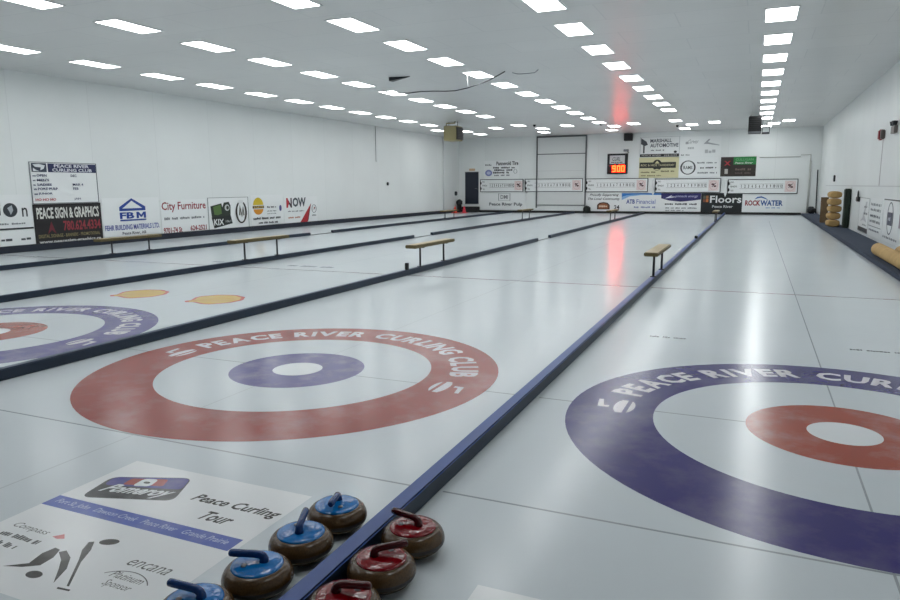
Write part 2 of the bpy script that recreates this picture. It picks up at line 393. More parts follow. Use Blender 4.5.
def bench(x, y, label, top=.545):
    if x < -12: top -= .07
    o = link('bench', None, None, (x, y, .1), label=label, cat='bench', group='plank benches on the dividers')
    bm = bmesh.new(); add_box(bm, -.115, .115, -.97, .90, top-.165, top-.1, 0, .012); bm.normal_update()
    for f in bm.faces: f.material_index = 0 if f.normal.z > .5 else 1
    link('seat', bm_mesh(bm, M_WOOD, M_WOODE), o)
    for s in (-.56, .56):
        bm = bmesh.new(); add_tube(bm, [(0, s, 0), (0, s, top-.165)], .02, 10); add_box(bm, -.045, .045, s-.05, s+.05, 0, .012)
        add_box(bm, -.09, .09, s-.025, s+.025, top-.18, top-.165)
        link('leg', bm_mesh(bm, M_DARK), o)
for x, n in ((0, 'the divider between blue and red stones'), (-4.41, 'the divider left of the red house'), (-8.54, 'the divider behind the yellow shells'), (-12.54, 'the divider nearest the left wall')):
    bench(x, {0: 7.60, -4.41: 7.6, -8.54: 7.42, -12.54: 7.45}[x], 'low plank bench, near one on ' + n)
    bench(x, 27.1, 'low plank bench, far one on ' + n)

# ------------------------------------------------------------------ curling stones
body_prof = [(0, .006), (.055, .006), (.062, .0), (.07, .003), (.102, .014), (.127, .032), (.140, .050), (.1437, .060), (.1440, .070), (.141, .084), (.134, .099), (.122, .112), (.109, .119), (.095, .120), (0, .120)]
bidx = [0, 0, 0, 0, 0, 0, 1, 1, 0, 0, 0, 0, 0, 0, 0]
STONE = lathe(body_prof, M_GRAN, M_GRAND, n=48, mi=bidx)
cov_prof = [(.105, .117), (.106, .120), (.103, .1245), (.092, .127), (.066, .131), (.035, .134), (0, .135)]
COV = {'b': lathe(cov_prof, M_SBLUE, n=48), 'r': lathe(cov_prof, M_SRED, n=48)}
def handle(m):
    bm = bmesh.new()
    pts = [(-.028, 0, .127), (-.030, 0, .144), (-.026, 0, .155), (-.012, 0, .163), (.01, 0, .166), (.05, 0, .169), (.09, 0, .172), (.106, 0, .173), (.112, 0, .174)]
    add_tube(bm, pts, [.022, .018, .0165, .016, .0155, .0155, .016, .0145, .008], 14)
    me = bm_mesh(bm, m)
    return me
HAN = {'b': handle(M_SBLUEH), 'r': handle(M_SREDH)}
NUT = lathe([(0, .137), (.012, .137), (.012, .142), (.008, .144), (0, .144)], M_STEEL, n=16)
def stone(x, y, k, ang, label):
    o = link('curling_stone', None, None, (x, y, 0), (0, 0, R(ang)), None, label, 'curling stone', 'curling stones along the near divider')
    link('granite_body', STONE, o); cv = link('cover_disc', COV[k], o, label=('blue' if k == 'b' else 'red') + ' glossy cover'); link('handle', HAN[k], o)
    link('bolt', NUT, cv, (.045, .03, -.008))
stone(-.256, -2.41, 'b', -72, 'blue-handled granite curling stone, farthest of the blue four, by the long divider')
stone(-.256, -2.703, 'b', 112, 'blue-handled granite curling stone, second from far in its row, handle pointing away')
stone(-.262, -2.995, 'b', 205, 'blue-handled granite curling stone, third from far in its row, handle pointing left')
stone(-.318, -3.284, 'b', 188, 'blue-handled granite curling stone cut by the bottom edge, nearest of the blue four')
stone(.1805, -2.462, 'r', 174, 'red-handled granite curling stone, farthest of the red three')
stone(.1805, -2.753, 'r', 35, 'red-handled granite curling stone, middle of the red three')
stone(.1805, -3.044, 'r', 10, 'red-handled granite curling stone cut by the bottom edge, nearest of the red three')

# ------------------------------------------------------------------ ceiling lights
bm = bmesh.new()
for a in ((-.285, .285, -.565, -.535), (-.285, .285, .535, .565), (-.285, -.255, -.535, .535), (.255, .285, -.535, .535)):
    add_box(bm, a[0], a[1], a[2], a[3], -.012, 0)
FRAME = bm_mesh(bm, M_WHITE)
DIFF = box(-.255, .255, -.535, .535, -.008, -.002, M_LAMP)
GRP = 'recessed light panels in the ceiling'
def lamp(x, y, label):
    o = link('ceiling_light', None, None, (x, y, H), (0, 0, 0), None, label, 'ceiling light', GRP)
    link('frame', FRAME, o); link('diffuser', DIFF, o)
ORD = ['nearest', 'second', 'third', 'fourth', 'fifth', 'sixth', 'seventh', 'eighth', 'ninth', 'tenth', 'eleventh', 'twelfth']
rows = [
    (1.75, [9.33, 11.68, 14.05, 16.4, 18.75, 21.1, 23.5, 25.9, 28.3, 30.7], 'row nearest the right wall', 2.36),
    (-1.92, [6.75, 8.94, 11.2, 13.5, 15.8, 18.1, 20.45, 22.75, 25.05], 'second row from the right wall', 2.27),
    (-5.62, [4.78, 6.8, 8.95, 11.1, 13.3, 15.5, 17.75, 19.95, 22.15, 24.5, 27.0, 29.4], 'middle row', 2.17),
    (-9.50, [5.1, 7.2, 9.3, 11.4, 13.45, 15.6, 17.7, 19.8, 21.9, 24.1], 'second row from the left wall', 2.1),
    (-13.52, [5.55, 7.7, 9.82, 11.85, 14.0, 16.1, 18.2, 20.3, 22.45, 24.6, 26.9], 'row nearest the left wall', 2.1)]
for x, ys, nm, st in rows:
    for i, y in enumerate(ys):
        lamp(x, y, 'ceiling light panel, %s from the near end, %s' % (ORD[i], nm) if i else 'ceiling light panel, nearest one in view, %s' % nm)
    y = ys[0] - st; k = 1
    while y > -4.6:
        lamp(x, y, 'ceiling light panel out of frame, %s before visible ones, %s' % ('next' if k == 1 else ORD[k-1], nm))
        y -= st; k += 1
for x, y, t in ((2.77, 32.5, 'rightmost of those by the far wall, right of the black heater'), (2.15, 33.9, 'just right of the black heater by the far wall'),
                (1.81, 35.6, 'farthest one, behind the black heater bracket'), (-.52, 31.8, 'alone left of the black heater, above the green banner'),
                (-2.16, 30.1, 'first past the break in the second row from the right wall'), (-1.63, 32.8, 'right one of three above the white signs beside the beige'),
                (-2.19, 35.2, 'lowest of three above the white signs beside the beige'), (-4.21, 30.8, 'right of the red glow, above the black wall speaker'),
                (-5.34, 31.8, 'upper of the stacked pair above the clock'), (-5.93, 34.3, 'lower of the stacked pair above the clock'),
                (-7.45, 30.4, 'alone above the right edge of the overhead door'), (-9.07, 31.6, 'upper of the stacked pair above the overhead door'),
                (-9.69, 34.0, 'lower of the stacked pair above the overhead door'), (-9.60, 29.1, 'left of the overhead door top, in line with its frame'),
                (-11.17, 30.1, 'halfway between the tan heater and the overhead door'), (-13.43, 33.7, 'lower one just right of the tan heater'),
                (-13.4, 31.4, 'upper one just right of the tan heater'), (-14.53, 30.2, 'touching the left side of the tan heater')):
    lamp(x, y, 'ceiling light panel, ' + t)

# ------------------------------------------------------------------ other things on the ceiling
def heater(x0, x1, y0, y1, z0, z1, label, front, side):
    o = link('unit_heater', None, None, ((x0+x1)/2, (y0+y1)/2, z0), label=label, cat='heater')
    w, dd, h = (x1-x0)/2, (y1-y0)/2, z1-z0
    link('cabinet', box(-w, w, -dd, dd, 0, h, front, bev=.02), o)
    bm = bmesh.new()
    for k in range(7):
        z = .08 + k*(h-.16)/7
        if side: add_box(bm, w+.001, w+.05, -dd+.04, dd-.04, z, z+(h-.16)/7*.7)
        else: add_box(bm, -w+.04, w-.04, -dd-.05, -dd-.001, z, z+(h-.16)/7*.7)
    link('louvre', bm_mesh(bm, M_BLACK), o)
    if side: link('grille', box(w, w+.012, -dd+.02, dd-.02, .05, h-.05, M_BLACK), o)
    else: link('lower_panel', box(-w, w, -dd-.03, -dd-.001, 0, .07, M_STEEL), o)
    for s in (-.7, .7):
        link('hanger', tube([(s*w, 0, h-.01), (s*w, 0, H-z0)], .012, M_DARK), o)
    return o
hb = heater(-12.12, -11.48, 25.5, 26.3, 3.77, 4.45, 'tan box heater with dark side louvres hung from the ceiling, left of the far wall', M_OLIVE, True)
link('pipe', tube([(-.22, -.30, .66), (-.22, -.30, .80), (.22, -.30, .80), (.22, -.30, .88)], .03, M_OLIVE), hb)
link('pipe', tube([(-.36, .0, .2), (-.42, .0, .2), (-.42, .0, .55), (-.30, 0, .55)], .03, M_DARK), hb)
hk = heater(1.05, 1.58, 28.5, 29.2, 3.85, 4.57, 'black louvred box heater hung from the ceiling at the end of the right light row', M_BLACK, False)
br = link('wire_cage', None, None, (1.76, 28.6, 3.80), label='small wire cage hanging right beside the black heater', cat='cage')
bm = bmesh.new()
for x in (-.14, .14):
    for y in (-.12, .12): add_tube(bm, [(x, y, 0), (x, y, H-3.80)], .012, 6)
for z in (.02, .3):
    add_tube(bm, [(-.14, -.12, z), (.14, -.12, z)], .012, 6); add_tube(bm, [(-.14, .12, z), (.14, .12, z)], .012, 6)
    add_tube(bm, [(-.14, -.12, z), (-.14, .12, z)], .012, 6); add_tube(bm, [(.14, -.12, z), (.14, .12, z)], .012, 6)
link('frame', bm_mesh(bm, M_DARK), br)
link('base_box', box(-.15, .15, -.13, .13, 0, .07, M_DARK), br)
cb = link('ceiling_cable', tube([(-8.5, 13.08, 4.36), (-8.1, 13.08, 4.285), (-7.68, 13.08, 4.255), (-7.25, 13.08, 4.275), (-6.93, 13.08, 4.265), (-6.5, 13.08, 4.24), (-6.23, 13.08, 4.235), (-5.87, 13.08, 4.285), (-5.5, 13.08, 4.37), (-5.21, 13.08, 4.46), (-4.95, 13.08, 4.57), (-4.78, 13.08, 4.65)], .014, M_DARK, n=6), label='loose black cable sagging under the ceiling lights', cat='cable')
link('hanger_rod', tube([(-5.87, 13.08, 4.655), (-5.85, 13.08, 4.29)], .012, M_WHITE, n=6), cb)
link('ceiling_cable', tube([(-4.62, 13.2, 4.62), (-4.45, 13.2, 4.575), (-4.25, 13.2, 4.57), (-4.0, 13.2, 4.58), (-3.9, 13.2, 4.65)], .01, M_STEEL, n=6), label='short loop of grey cable on the ceiling right of the longer black one', cat='cable')
bm = bmesh.new()
v = [bm.verts.new(p) for p in ((-.30, -.1, 0), (.30, .0, 0), (.30, .02, 0), (-.30, .12, 0), (-.30, -.1, -.10), (.30, 0, -.012), (.30, .02, -.012), (-.30, .12, -.10))]
for f in ((0,1,2,3), (4,7,6,5), (0,4,5,1), (1,5,6,2), (2,6,7,3), (3,7,4,0)): bm.faces.new([v[i] for i in f])
link('ceiling_flap', bm_mesh(bm, M_DARK), None, (-7.75, 12.75, H), (0, 0, 0), None, 'dark loose flap hanging from the ceiling left of the sagging cable', 'flap')
for x, y, t in ((-8.8, 29.2, 'above the overhead door'), (-5.65, 30.0, 'left of the red glow above the clock'), (-2.35, 32.9, 'among the lights above the white signs')):
    link('smoke_detector', lathe([(.0, 0), (.07, 0), (.07, -.03), (.04, -.09), (0, -.10)], M_BLACK, n=16), None, (x, y, H), label='small dark ceiling detector ' + t, cat='detector', group='ceiling detectors')

# ------------------------------------------------------------------ far wall: doors
d1 = link('door_1', box(-15.77, -14.84, YW-.03, YW, .52, 2.56, mat('door_navy', (30, 38, 54), .4), bev=.006), kind='structure')
link('door_frame', box(-15.83, -14.78, YW-.018, YW, .46, 2.62, M_WHITE), d1)
link('door_handle', tube([(-14.94, YW-.03, 1.5), (-14.94, YW-.08, 1.5), (-15.06, YW-.08, 1.5)], .014, M_STEEL), d1)
link('door_step', box(-.52, .52, -.55, 0, 0, .36, mat('step_black', (34, 34, 36), .7), bev=.02), None, (-15.25, YW-.08, 0), label='black step under the navy door', cat='step')
link('exit_light', box(-.2, .2, -.08, 0, 0, .15, col((214, 182, 150)), bev=.02), None, (-15.28, YW, 2.62), label='small beige light above the navy door', cat='light')
d2 = link('door_2', box(-10.93, -7.95, YW-.04, YW, .47, 4.60, mat('door_white', (218, 220, 219), .4)), kind='structure', label='white overhead door behind a scoreboard')
MT = mat('track_grey', (96, 98, 100), .4, metal=.3)
for x in (-10.97, -7.93):
    link('track', box(x-.035, x+.035, YW-.09, YW, .3, 4.6, MT), d2)
link('header', box(-11.0, -7.9, YW-.09, YW, 4.55, 4.64, MT), d2)
for z in (3.56, .47): link('seam', box(-10.93, -7.97, YW-.055, YW-.035, z-.025, z+.025, MT), d2)
for z in (2.55, 1.5): link('seam', box(-10.93, -7.97, YW-.045, YW-.035, z-.008, z+.008, col((190, 192, 192))), d2)

# ------------------------------------------------------------------ far wall: scoreboards
def scoreboard(u0, z0, w, label):
    o = link('scoreboard', None, None, (u0, YW, z0), ROT['far'], None, label, 'scoreboard', 'curling scoreboards on the far wall')
    h = .80
    bm = bmesh.new(); add_box(bm, 0, w, 0, h, 0, .05)
    link('panel', bm_mesh(bm, M_SIGN), o)
    bm = bmesh.new(); t = .036
    for a in ((0, w, 0, t), (0, w, h-t, h), (0, t, t, h-t), (w-t, w, t, h-t)): add_box(bm, a[0], a[1], a[2], a[3], 0, .07)
    link('frame', bm_mesh(bm, col((62, 62, 66))), o)
    K = col((62, 56, 52)); E = .053
    hk = []
    for yy in (.22, .56): hk += [circ(.0, yy, .11, .11, 16, -90, 90)]
    link('hammer_hook', flat(hk, M_BLACK), o, (0, 0, .074))
    link('lettering', flat(text_polys('RED', .16, .60, .32, .68, .0), K), o, (0, 0, E))
    link('lettering', flat(text_polys('ENDS', .16, .36, .48, .45, .01), K), o, (0, 0, E))
    link('lettering', flat(text_polys('YEL', .16, .14, .32, .22, .0), K), o, (0, 0, E))
    x0, x1 = .62, w*.80
    ps = []
    for i in range(12):
        s = str(i+1); cx = x0 + (x1-x0)*(i+.5)/12; ww = .055 if len(s) == 1 else .11
        if s == '1': ww = .02
        ps += text_polys(s, cx-ww/2, .33, cx+ww/2, .50, .035)
    link('numerals', flat(ps, K), o, (0, 0, E))
    link('ruling', flat([[(x0, y), (x1, y), (x1, y+.012), (x0, y+.012)] for y in (.28, .53)], col((120, 116, 110))), o, (0, 0, E))
    cx = w*.895
    link('emblem', flat([[(cx-.27, .10), (cx+.27, .10), (cx+.27, .70), (cx-.27, .70)]], col((234, 218, 216))), o, (0, 0, E))
    link('emblem_ring', flat(ringp(cx, .40, .20, .24, .215, .255, 32), col((204, 150, 148))), o, (0, 0, E+.002))
    link('emblem_rocks', flat([circ(cx-.05, .47, .075, .05, 16), circ(cx+.07, .36, .075, .05, 16)], col((96, 52, 58))), o, (0, 0, E+.004))
    link('emblem_broom', flat([[(cx-.10, .34), (cx-.07, .32), (cx+.12, .53), (cx+.09, .55)]], col((60, 48, 52))), o, (0, 0, E+.006))
    bm = bmesh.new(); add_box(bm, -.17, -.03, .0, h-.04, 0, .03)
    pv = [bm.verts.new(q) for q in ((-.17, 0, .03), (-.03, 0, .03), (-.10, -.17, .03), (-.17, 0, 0), (-.03, 0, 0), (-.10, -.17, 0))]
    bm.faces.new((pv[0], pv[2], pv[1])); bm.faces.new((pv[3], pv[4], pv[5])); bm.faces.new((pv[0], pv[3], pv[5], pv[2])); bm.faces.new((pv[1], pv[2], pv[5], pv[4]))
    if u0 > -8: link('bracket', bm_mesh(bm, M_WHITE), o, (0, 0, .022))
    else: bm.free()
for u0, z0, w, t in ((-14.72, 1.28, 2.88, 'leftmost of the five, beside the navy door'), (-11.72, 1.28, 3.64, 'second from the left, in front of the overhead door'),
                     (-7.90, 1.26, 3.64, 'middle of the five, under the lit red clock'), (-3.86, 1.21, 3.56, 'second from the right, under the beige sign'),
                     (.06, 1.14, 3.52, 'rightmost of the five, under the green banner')):
    scoreboard(u0, z0, w, 'long white numbered curling scoreboard, ' + t)

# ------------------------------------------------------------------ far wall: signs
K = (48, 48, 52); NAVY = (34, 40, 92); GRY = (130, 132, 136)
sign('far', -14.48, 2.10, -12.13, 3.24, 'white sign with dark blurred print above the leftmost scoreboard', [
    ('t', 'Pannevold Tire', .36, .74, .98, .95, K, .02), ('g', .04, .72, .26, .82, GRY), ('e', .14, .33, .10, .17, (120, 128, 186)), ('e', .14, .33, .06, .09, (190, 196, 224)),
    ('g', .27, .56, .9, .66, K), ('g', .3, .43, .84, .53, K), ('g', .27, .29, .78, .40, K), ('g', .3, .15, .78, .25, GRY), ('o', .90, .40, .05, .12, .012, GRY)])
sign('far', -14.72, .20, -11.65, 1.24, 'low white sign reading a pulp mill name, under the leftmost scoreboard', [
    ('f', .40, .52, .66, .95, .012, GRY), ('t', 'DMI', .45, .62, .61, .86, GRY, .01), ('t', 'Peace River Pulp', .20, .16, .92, .40, (76, 80, 88), .015)])
sign('far', -7.87, .12, -5.76, 1.21, 'white sign with brown badge left of the blue and white banner', [
    ('t', 'Proudly Supporting', .10, .80, .93, .96, K, .01, .03), ('t', 'The Local Community', .03, .58, .97, .74, K, .01, .03),
    ('p', [(.32, .10), (.68, .10), (.68, .34), (.62, .46), (.5, .50), (.38, .46), (.32, .34)], (74, 48, 36), '@badge'), ('p', [(.36, .14), (.64, .14), (.64, .33), (.58, .41), (.5, .44), (.42, .41), (.36, .33)], (150, 92, 58), '@badge'),
    ('g', .38, .22, .62, .32, (226, 206, 180)), ('t', '24', .80, .10, .95, .34, K, .02)])
sign('far', -5.74, .13, -3.49, 1.19, 'white financial banner with light blue top, under the middle scoreboard', [
    ('p', [(0, 1), (0, .80), (.12, .88), (.3, .92), (.55, .94), (1, .90), (1, 1)], (44, 118, 196), '@wave'), ('p', [(0, .80), (0, .62), (.2, .82), (.5, .90), (1, .90), (.55, .94), (.3, .92), (.12, .88)], (140, 182, 226), '@wave'),
    ('t', 'ATB', .12, .42, .34, .66, (54, 72, 150), .025), ('t', 'Financial', .38, .42, .86, .66, (108, 124, 186), .0), ('g', .32, .18, .92, .28, (140, 150, 190))])
sign('far', -3.49, .13, -1.31, 1.19, 'banner with dark purple top and white swoosh, left of the black floors sign', [
    ('p', [(0, 1), (0, .72), (.2, .60), (.5, .54), (.8, .60), (1, .66), (1, 1)], (48, 44, 104), '@wave'), ('p', [(.10, .72), (.30, .92), (.24, .82), (.40, .80), (.22, .74)], (224, 226, 236)),
    ('t', 'pinnacle energy', .36, .74, .93, .90, (190, 190, 220), .0, .02), ('g', .10, .36, .92, .46, K), ('g', .12, .16, .92, .24, GRY), ('g', .12, .04, .6, .10, GRY)])
sign('far', -1.30, .13, .86, 1.19, 'black sign with big white word Floors', [
    ('r', .05, .52, .11, .68, (120, 72, 56), '@tile'), ('r', .12, .52, .18, .68, (206, 120, 64), '@tile'), ('r', .05, .70, .11, .86, (92, 96, 84), '@tile'), ('r', .12, .70, .18, .86, (158, 108, 70), '@tile'),
    ('t', 'Floors', .22, .48, .98, .86, (232, 234, 234), .01), ('t', 'Peace River', .28, .22, .78, .36, (206, 208, 208), .015)], board=mat('sign_black', (28, 32, 34), .35))
sign('far', .86, .13, 3.06, 1.13, 'white sign with red and blue water company lettering, right of the black sign', [
    ('t', 'ROCK', .07, .36, .42, .66, (150, 42, 52), .03), ('t', 'WATER', .42, .36, .93, .66, (54, 92, 152), .03), ('p', [(.28, .70), (.34, .84), (.44, .88), (.54, .78), (.60, .66), (.52, .74), (.43, .80), (.36, .77)], (60, 104, 170)), ('g', .55, .22, .92, .28, (150, 170, 210))])
sign('far', -4.79, 3.25, -2.60, 4.38, 'white automotive sign with black bottom strip, topmost at the middle of the far wall', [
    ('t', 'MARSHALL', .26, .72, .80, .90, (64, 70, 84), .015), ('t', 'AUTOMOTIVE', .26, .48, .97, .67, (64, 70, 84), .015), ('g', .28, .30, .66, .38, GRY), ('p', [(.02, .96), (.16, .78), (.20, .62), (.12, .56), (.12, .2), (.08, .2), (.08, .6), (.02, .66)], (70, 74, 80)),
    ('r', 0, 0, 1, .15, (34, 34, 36)), ('t', 'PEACE RIVER   624-2230', .05, .04, .95, .12, (200, 200, 196), .0), ('f', 0, 0, 1, 1, .008, (150, 154, 158)), ('e', .90, .24, .04, .06, K)])
sign('far', -4.81, 2.06, -2.60, 3.23, 'beige sign with dark band and round emblem, under the automotive sign', [
    ('r', .01, .48, .93, .76, (46, 46, 42)), ('e', .46, .62, .12, .27, (46, 46, 42)), ('p', [(.46, .84), (.52, .70), (.40, .70)], (214, 206, 160)), ('p', [(.46, .44), (.38, .40), (.46, .36), (.54, .40)], (214, 206, 160)), ('t', 'ROC & HIDE TAXIDERMY', .05, .57, .90, .67, (206, 198, 160), .0),
    ('g', .05, .24, .5, .32, (120, 114, 84)), ('g', .56, .28, .94, .36, (120, 114, 84)), ('g', .06, .08, .6, .15, (150, 142, 108))], board=mat('sign_beige', (218, 212, 170), .4))
sign('far', -2.59, 3.22, -.40, 4.33, 'pale sign with faint grey script, right of the automotive sign', [
    ('g', .14, .62, .30, .80, (176, 178, 180)), ('t', 'Curves', .16, .66, .48, .86, (164, 166, 170), .0, .06), ('g', .20, .38, .36, .50, (190, 192, 194)), ('p', [(.58, .62), (.70, .86), (.74, .86), (.68, .70), (.96, .56), (.96, .53), (.66, .62)], (172, 174, 178)), ('g', .62, .16, .95, .34, (190, 192, 194)), ('g', .04, .06, .28, .13, (120, 122, 124))])
sign('far', -2.58, 2.04, -.38, 3.20, 'white sign with a dark oval ring emblem, above the gap left of the green banner', [
    ('o', .22, .5, .19, .34, .04, (70, 72, 74)), ('t', 'RAMS', .11, .42, .33, .58, (90, 90, 92), .01), ('g', .44, .68, .94, .76, GRY), ('g', .52, .44, .92, .52, K), ('g', .46, .20, .94, .28, GRY)])
sign('far', -.36, 2.10, 1.45, 3.16, 'dark banner with red cross mark and green heading, above the rightmost scoreboard', [
    ('r', .36, .60, 1, 1, (44, 128, 66), '@heading'), ('t', 'CULLIGAN', .42, .80, .92, .92, (120, 186, 132), .0), ('t', 'Peace River', .40, .64, .92, .74, (214, 226, 214), .01, .02),
    ('p', [(.10, .56), (.14, .56), (.19, .64), (.24, .56), (.28, .56), (.21, .68), (.28, .80), (.24, .80), (.19, .72), (.14, .80), (.10, .80), (.17, .68)], (178, 48, 54)), ('g', .12, .12, .3, .5, (190, 186, 180)), ('g', .42, .30, .9, .42, (112, 96, 88)), ('g', .42, .12, .9, .22, (96, 84, 78))], board=mat('sign_darkbrown', (54, 46, 42), .4))
# lit clock
ck = link('clock', box(0, 1.18, 0, 1.18, 0, .12, M_BLACK, bev=.01), None, (-6.64, YW, 2.31), ROT['far'], None, 'square black clock with lit red digits above the middle scoreboard', 'clock')
link('name_plate', flat([[(.14, .60), (1.02, .60), (1.02, 1.07), (.14, 1.07)]], col((204, 200, 202))), ck, (0, 0, .124))
link('lettering', flat(text_polys('CURL', .28, .76, .80, .98, .01, .04) + greek(.22, .64, .9, .71, 5), col((60, 56, 66))), ck, (0, 0, .127))
link('display', flat([[(.10, .07), (1.08, .07), (1.08, .56), (.10, .56)]], col((62, 14, 12))), ck, (0, 0, .124))
def seg7(d, x, y, w, h, t):
    S = {'a': (0, h-t, w, h), 'd': (0, 0, w, t), 'g': (0, h/2-t/2, w, h/2+t/2), 'f': (0, h/2, t, h), 'e': (0, 0, t, h/2), 'b': (w-t, h/2, w, h), 'c': (w-t, 0, w, h/2)}
    return [[(x+S[s][0], y+S[s][1]), (x+S[s][2], y+S[s][1]), (x+S[s][2], y+S[s][3]), (x+S[s][0], y+S[s][3])] for s in {'9': 'abcdfg', '0': 'abcdef'}[d]]
link('digits', flat(seg7('9', .30, .12, .21, .38, .07) + seg7('0', .57, .12, .21, .38, .07) + seg7('0', .82, .12, .21, .38, .07), M_LED), ck, (0, 0, .128), label='glowing red digits reading 9 00')
link('digit_glow', flat([[(.78, .22), (.80, .22), (.80, .25), (.78, .25)], [(.53, .20), (.55, .20), (.55, .25), (.53, .25)], [(.53, .36), (.55, .36), (.55, .41), (.53, .41)], [(.14, .47), (1.04, .47), (1.04, .485), (.14, .485)]], M_LEDR), ck, (0, 0, .127))
sk = link('wall_speaker', box(-.24, .24, -.3, 0, 0, .42, M_BLACK, bev=.02), None, (-5.45, YW, 4.2), label='black speaker mounted high on the far wall, right of the clock', cat='speaker')
link('grille', box(-.2, .2, -.315, -.3, .04, .38, mat('grille', (40, 40, 42), .8)), sk)
cam_ = link('security_camera', None, None, (-5.52, YW, 3.55), label='small grey camera on the far wall above the clock corner', cat='camera')
link('housing', box(-.17, .12, -.30, -.16, .04, .17, M_STEEL, bev=.02), cam_)
link('bracket', tube([(.1, 0, .0), (.1, -.2, .0), (.05, -.23, .05)], .025, M_STEEL), cam_)
def clump(r, n, seed, m):
    bm = bmesh.new(); bmesh.ops.create_icosphere(bm, subdivisions=3, radius=r); rg = random.Random(seed)
    for v in bm.verts: v.co *= 1 + rg.uniform(-.12, .12)
    return bm_mesh(bm, m)
link('dark_bundle', clump(.22, 0, 3, mat('bundle_dark', (34, 40, 36), .8)), None, (-7.73, YW-.34, .23), label='dark round bundle on the ice at the foot of the overhead door', cat='bundle')
pc = link('conduit', tube([(1.6, YW-.03, 3.1), (3.62, YW-.03, 3.1), (3.62, YW-.03, 3.2), (4.1, YW-.03, 3.2), (4.1, YW-.03, 2.8)], .02, col((190, 190, 186))), label='thin pale conduit bending along the far wall right of the green banner', cat='conduit')
link('drop_pipe', tube([(4.1, YW-.06, 2.88), (4.1, YW-.06, .15)], .05, col((196, 196, 192))), pc)
link('pole', tube([(4.52, YW-.14, .1), (4.47, YW-.10, 2.4)], .03, M_DARK), label='dark pole standing in the right corner of the far wall', cat='pole')
link('corner_bin', clump(.2, 0, 8, M_BLACK), None, (4.28, YW-.42, .28), label='small black bundle on the ledge in the right far corner', cat='bundle')
for x, y, m, t in ((-15.72, 35.25, M_CONE, 'orange traffic cone on the ice near the navy door, left of the pair'), (-15.14, 35.35, M_CONE2, 'pinkish red traffic cone on the ice near the navy door, right of the pair')):
    o = link('traffic_cone', None, None, (x, y, 0), label=t, cat='cone')
    link('cone', lathe([(.13, .03), (.12, .05), (.04, .40), (.03, .42), (0, .42)], m, n=20), o); link('base', box(-.19, .19, -.19, .19, 0, .03, m, bev=.008), o)

# ------------------------------------------------------------------ left wall
RED = (150, 36, 52); BLU = (34, 66, 150)
sign('left', 5.0, .60, 7.56, 1.50, 'white sign with widely spaced grey letters, cut by the left edge of the photo', [
    ('t', 'i', .64, .42, .67, .72, K, .0), ('e', .77, .56, .075, .20, (52, 56, 62)), ('p', [(.74, .62), (.79, .70), (.80, .55), (.77, .42), (.76, .52)], (178, 182, 188)), ('t', 'n', .89, .36, .95, .62, K, .0), ('g', .55, .14, .95, .20, GRY), ('r', 0, 0, 1, .045, (40, 42, 46))])
sign('left', 5.0, .10, 7.58, .585, 'white strip with a line of small print under the spaced-letter sign', [('g', .5, .42, .97, .58, (70, 74, 80))])
sign('left', 7.60, 1.245, 9.68, 2.36, 'club results board with navy heading, above the black graphics sign', [
    ('f', 0, 0, 1, 1, .014, (84, 92, 100)), ('r', .26, .76, .985, .97, (36, 42, 84), '@heading'), ('t', 'PEACE RIVER', .35, .875, .88, .955, (222, 224, 232), .02), ('t', 'CURLING CLUB', .32, .775, .92, .855, (222, 224, 232), .02),
    ('r', .03, .76, .24, .97, (58, 66, 82), '@crest'), ('p', [(.05, .94), (.14, .95), (.22, .92), (.20, .84), (.15, .80), (.16, .87), (.08, .88)], (226, 230, 232)), ('p', [(.05, .78), (.05, .86), (.10, .80), (.14, .78)], (226, 230, 232)),
    ('t', 'OPEN', .09, .65, .23, .71, NAVY, .02), ('t', 'DEC', .58, .65, .67, .71, NAVY, .01), ('t', "MEN'S", .09, .54, .26, .60, NAVY, .02), ('t', 'LADIES', .09, .43, .29, .49, NAVY, .02), ('t', 'MAR 4', .60, .43, .76, .49, NAVY, .01),
    ('t', 'PORT PULP', .09, .33, .37, .39, NAVY, .02), ('t', 'FEB', .60, .33, .68, .39, NAVY, .01), ('t', 'JUNIOR', .09, .21, .29, .27, NAVY, .02), ('t', 'HO HO HO', .04, .07, .33, .13, (182, 40, 52), .02), ('t', 'JAN', .60, .07, .70, .13, NAVY, .01),
    ('g', .03, .65, .08, .69, NAVY), ('g', .03, .54, .08, .58, NAVY), ('g', .03, .43, .08, .47, NAVY), ('g', .03, .33, .08, .37, NAVY), ('g', .03, .21, .08, .25, NAVY)])
sign('left', 7.60, .06, 9.72, 1.235, 'black sign with white and red lettering, below the club results board', [
    ('t', 'PEACE SIGN & GRAPHICS', .04, .66, .96, .92, (222, 222, 216), .022), ('t', '780.624.4334', .40, .36, .97, .60, (150, 50, 60), .02), ('p', [(.17, .30), (.23, .60), (.29, .30), (.23, .40)], (110, 34, 46)), ('t', 'DIGITAL SIGNAGE - BANNERS - PROMOTIONAL', .04, .22, .95, .30, (150, 138, 96), .0), ('t', 'www.peacesign-graphics.ca', .04, .07, .96, .17, (220, 220, 218), .02)], board=mat('sign_black2', (30, 26, 28), .35))
sign('left', 9.76, .20, 11.92, 1.36, 'white building materials sign with blue roof logo', [
    ('p', [(.28, .66), (.50, .92), (.74, .66), (.74, .76), (.50, .985), (.28, .76)], BLU), ('r', .28, .655, .74, .72, BLU), ('t', 'FB', .28, .45, .53, .62, BLU, .03), ('p', [(.57+.17*x, .45+.17*y) for x, y in ((0,0),(0,1),(.25,1),(.5,.5),(.75,1),(1,1),(1,0),(.76,0),(.76,.58),(.57,.18),(.43,.18),(.24,.58),(.24,0))], BLU, '@lettering'), ('r', .28, .39, .74, .43, BLU),
    ('t', 'FEHR BUILDING MATERIALS LTD.', .02, .16, .98, .30, (96, 104, 172), .01), ('t', 'Peace River, AB', .30, .02, .72, .11, (84, 88, 96), .01)])
